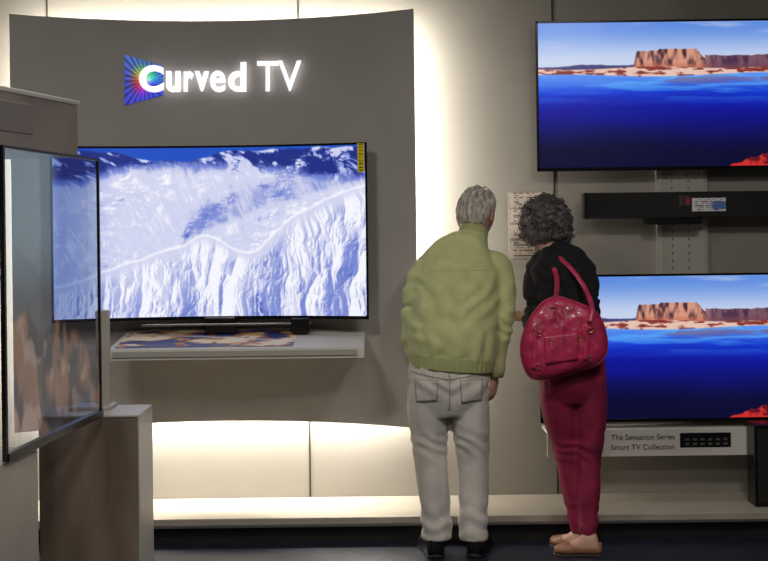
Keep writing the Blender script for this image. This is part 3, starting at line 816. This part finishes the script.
# ---- woman
wo = empty('elderly_woman')
latw = Vector((1, 0.25, 0))
bm = bmesh.new()
tube(bm, [(P(575, 335, 5.83), 0.125, 0.095), (P(575, 352, 5.83), 0.140, 0.11), (P(574, 370, 5.825), 0.150, 0.122), (P(574, 388, 5.825), 0.150, 0.118), (P(574, 402, 5.825), 0.125, 0.09)], side=latw, seg=28)
tube(bm, [(P(559, 378, 5.83), 0.075, 0.095), (P(558, 400, 5.83), 0.083, 0.092), (P(563, 430, 5.84), 0.072, 0.078), (P(569, 460, 5.845), 0.060, 0.062), (P(574, 490, 5.83), 0.055, 0.058), (P(578, 515, 5.82), 0.045, 0.047), (P(580, 532, 5.815), 0.041, 0.043)], seg=22)
tube(bm, [(P(590, 378, 5.82), 0.070, 0.095), (P(590, 400, 5.82), 0.079, 0.092), (P(590, 430, 5.815), 0.069, 0.076), (P(588.5, 460, 5.81), 0.058, 0.060), (P(588, 490, 5.79), 0.054, 0.057), (P(588, 515, 5.775), 0.045, 0.046), (P(588.5, 536, 5.765), 0.041, 0.043)], seg=22)
def dp(co, n):
    z = co.z
    a = 0.004*noise.noise(Vector((co.x*10, co.y*10, z*6)))
    k = math.exp(-((z-0.48)/0.10)**2)+math.exp(-((z-0.14)/0.08)**2)
    return a+0.003*k*sin(z*85+co.x*25+noise.noise(co*9)*6)+0.003*noise.noise(Vector((co.x*20, co.y*20, z*10)))
fuse('trousers', bm, 0.008, 3, M_wpant, wo, dp)
bm = bmesh.new()
tube(bm, [(P(574, 352, 5.83), 0.142, 0.112), (P(573, 338, 5.83), 0.136, 0.108), (P(569, 318, 5.84), 0.128, 0.105), (P(565, 296, 5.855), 0.136, 0.108), (P(562, 276, 5.875), 0.148, 0.108), (P(559, 264, 5.895), 0.140, 0.098), (P(555, 255, 5.915), 0.100, 0.080), (P(551, 248, 5.93), 0.058, 0.058)], side=latw, seg=30, expo=2.2)
tube(bm, [(P(547, 260, 5.91), 0.045), (P(538, 266, 5.905), 0.053), (P(534, 283, 5.895), 0.051), (P(534, 303, 5.88), 0.048), (P(537, 322, 5.875), 0.045), (P(534, 327, 5.92), 0.040), (P(530, 322, 5.975), 0.036), (P(527, 319, 6.0), 0.033)], side=(0, 0, 1), seg=18)
tube(bm, [(P(574, 260, 5.88), 0.044), (P(583, 267, 5.865), 0.053), (P(588, 284, 5.845), 0.050), (P(590, 304, 5.83), 0.047), (P(589, 318, 5.845), 0.044), (P(582, 320, 5.92), 0.040), (P(574, 316, 5.99), 0.033)], side=(0, 0, 1), seg=18)
def dw(co, n):
    return 0.006*noise.noise(Vector((co.x*8, co.y*6, co.z*6)))+0.0035*sin(co.z*60+co.x*30+noise.noise(co*8)*6)
fuse('cardigan', bm, 0.008, 3, M_knit, wo, dw)
hw = P(545.5, 227.5, 5.985)
bm = bmesh.new(); tube(bm, [(P(552, 253, 5.92), 0.052, 0.050), (P(549, 243, 5.95), 0.046, 0.048), (hw+Vector((0.0, -0.015, -0.03)), 0.046, 0.05)], seg=18)
from_bm('neck', bm, wo, M_sk_w, True)
build_head(wo, hw, (-0.40, 0.85, -0.25), (-0.08, 0.2, 1), 0.88, M_sk_w, M_dhair, 'curly')
build_hand(wo, P(526, 318, 6.005), (-0.75, 0.35, 0.15), (0.1, 0.5, -0.8), (0.2, 0.7, 0.5), M_sk_w, 0.6, 0.82)
build_hand(wo, P(573, 315.5, 5.995), (-0.75, 0.3, 0.05), (-0.2, -0.5, -0.7), (-0.2, 0.1, 0.9), M_sk_w, 0.6, 0.82)
a1 = P(582, 540, 5.80); a2 = P(592, 542, 5.75)
build_shoe(wo, (a1.x+0.03, 5.77), (-0.60, 0.70), 0.225, 0.085, 0.085, M_tan, M_tsole, True)
build_shoe(wo, (a2.x+0.038, 5.735), (-0.88, 0.12), 0.205, 0.085, 0.085, M_tan, M_tsole, True)

# handbag
bag = empty('handbag')
outl = [(556, 296), (575, 302), (596, 312), (605, 330), (607, 350), (598, 364), (578, 371), (552, 378), (532, 378), (523, 364), (521, 344), (528, 322), (541, 304)]
O = [P(x, y, 5.64) for x, y in outl]; O3 = catmull([tuple(o) for o in O+[O[0]]], 6)[:-1]
O3 = [Vector(o) for o in O3]; cen = sum(O3, Vector())/len(O3)
bm = bmesh.new(); K = 14; nO = len(O3)
def bagpt(i, k, sgn):
    o = O3[i]; p = cen+(o-cen)*k
    zt = (p.z-(cen.z-0.16))/0.34
    T = 0.058*(1-0.45*max(0, min(1, zt)))*(max(0, 1-k**3.2))**0.55
    T += 0.006*noise.noise(Vector((p.x*26, sgn, p.z*22)))*min(1, (1-k)*6)
    ang = math.atan2(p.z-(cen.z+0.14), p.x-(cen.x))
    T += 0.006*sin(ang*26)*min(1, (1-k)*5)*max(0, min(1, zt))
    return Vector((p.x, p.y+sgn*T, p.z))
for sgn in (-1, 1):
    prev = None
    for j in range(K+1):
        k = 1-j/K
        if j == K: ring = [bm.verts.new(bagpt(0, 0, sgn))]
        else: ring = [bm.verts.new(bagpt(i, k, sgn)) for i in range(nO)]
        if prev:
            for i in range(nO):
                i2 = (i+1) % nO
                if j == K: bm.faces.new((prev[i], prev[i2], ring[0]))
                else: bm.faces.new((prev[i], prev[i2], ring[i2], ring[i]))
        prev = ring
bmesh.ops.remove_doubles(bm, verts=bm.verts, dist=0.0005)
from_bm('bag_body', bm, bag, M_bag, True)
bm = bmesh.new()
def strap(pts, w=0.011, t=0.0045, side=(1, 0, 0.2)):
    tube(bm, [(P(x, y, D), w, t) for x, y, D in pts], side=side, seg=12, sub=6)
strap([(553, 308, 5.605), (556, 296, 5.645), (557, 280, 5.72), (553, 266, 5.785), (547, 255, 5.85), (544.5, 250.5, 5.90), (543, 253, 5.95)])
strap([(590, 322, 5.595), (592, 308, 5.62), (586, 290, 5.70), (574, 272, 5.75), (561, 259, 5.80), (552, 251, 5.86), (547, 249, 5.91), (545, 253, 5.96)])
from_bm('straps', bm, bag, M_bag, True)
bm = bmesh.new()
rows = []
for i in range(nO+1):
    o = O3[i % nO]; rows.append((o, 0.0045))
tube(bm, rows, side=(0, 1, 0), seg=8, sub=1)
from_bm('piping', bm, bag, M_bag, True)
bbm = bvh_of(bpy.data.objects['bag_body'])
patch('front_strap', bbm, [(536, 330), (541, 329), (539, 372), (534, 372)], 5.5, M_bag, bag, 0.005, 4, 20)
patch('front_strap_b', bbm, [(588, 326), (593, 327), (592, 362), (587, 363)], 5.5, M_bag, bag, 0.005, 4, 20)
patch('front_pocket', bbm, [(547, 338), (582, 334), (581, 362), (548, 367)], 5.5, M_bag, bag, 0.006, 14, 10)
bm = bmesh.new()
for (x, y) in ((553.5, 308), (590, 321), (538, 334), (590, 330), (538, 366), (589, 358), (551, 342), (578, 338)):
    p = P(x, y, 5.6); h = bbm.ray_cast(Vector((p.x, 5.0, p.z)), Vector((0, 1, 0)))
    if h[0]:
        q = h[0]+Vector((0, -0.008, 0)); rows = []
        for k in range(13):
            th = k/12*2*pi; rows.append((q+Vector((cos(th)*0.011, 0, sin(th)*0.011)), 0.0022))
        tube(bm, rows, side=(0, 1, 0), seg=6, sub=1)
from_bm('rings', bm, bag, M_gold, True)

# ---------------------------------------------------------------- lights
def area(name, loc, target, sx, sy, power, color=(1, 1, 1)):
    l = bpy.data.lights.new(name, 'AREA'); l.shape = 'RECTANGLE'; l.size = sx; l.size_y = sy; l.energy = power; l.color = color
    o = bpy.data.objects.new(name, l); scene.collection.objects.link(o); o.location = loc
    o.rotation_euler = (Vector(target)-Vector(loc)).to_track_quat('-Z', 'Y').to_euler(); return o
warm = (1.0, 0.95, 0.86)
area('led_strip', (-0.8, 6.37, 0.62), (-0.8, 6.43, 0.1), 1.75, 0.03, 30, warm)
area('led_strip', (-0.8, 6.37, 2.38), (-0.8, 6.44, 3.0), 1.75, 0.03, 22, warm)
def vstrip(x, y, tx, ty, power):
    l = bpy.data.lights.new('led_strip', 'AREA'); l.shape = 'RECTANGLE'; l.size = 0.03; l.size_y = 1.85; l.energy = power; l.color = warm
    o = bpy.data.objects.new('led_strip', l); scene.collection.objects.link(o); o.location = (x, y, 1.5)
    d = Vector((tx-x, ty-y, 0)).normalized(); z = -d; yv = Vector((0, 0, 1)); xv = yv.cross(z)
    o.matrix_world = Matrix.Translation((x, y, 1.5)) @ Matrix((xv, yv, z)).transposed().to_4x4()
vstrip(0.12, 6.28, 0.20, 6.45, 17)
vstrip(-1.70, 6.26, -1.78, 6.45, 17)
M_fix = mat('light_diffuser', (255, 250, 240), 0.5, emit=(255, 246, 230), estr=2.0)
for (x, y, pw) in ((-1.2, 3.4, 30), (1.3, 3.1, 38), (0.0, 1.2, 38)):
    f = empty('ceiling_light')
    box('housing', x-0.32, x+0.32, y-0.32, y+0.32, 3.15, 3.199, M_alu, f, 0.005)
    box('diffuser', x-0.29, x+0.29, y-0.29, y+0.29, 3.143, 3.15, M_fix, f)
    area('lamp', (x, y, 3.135), (x, y+0.01, 0), 0.55, 0.55, pw, (1, 0.95, 0.88)).parent = f
w = bpy.data.worlds.new('w'); scene.world = w; w.use_nodes = True
w.node_tree.nodes['Background'].inputs[0].default_value = (0.05, 0.05, 0.06, 1)

cam = bpy.data.cameras.new('camera'); co = bpy.data.objects.new('camera', cam); scene.collection.objects.link(co)
cam.sensor_width = 36; cam.lens = F*36/768; cam.shift_y = -(280.5-HY)/768
co.matrix_world = Matrix.Translation((0, 0, HC)) @ Matrix.Rotation(pi/2, 4, 'X') @ Matrix.Rotation(-ROLL, 4, 'Z')
cam.clip_start = 0.05
scene.camera = co
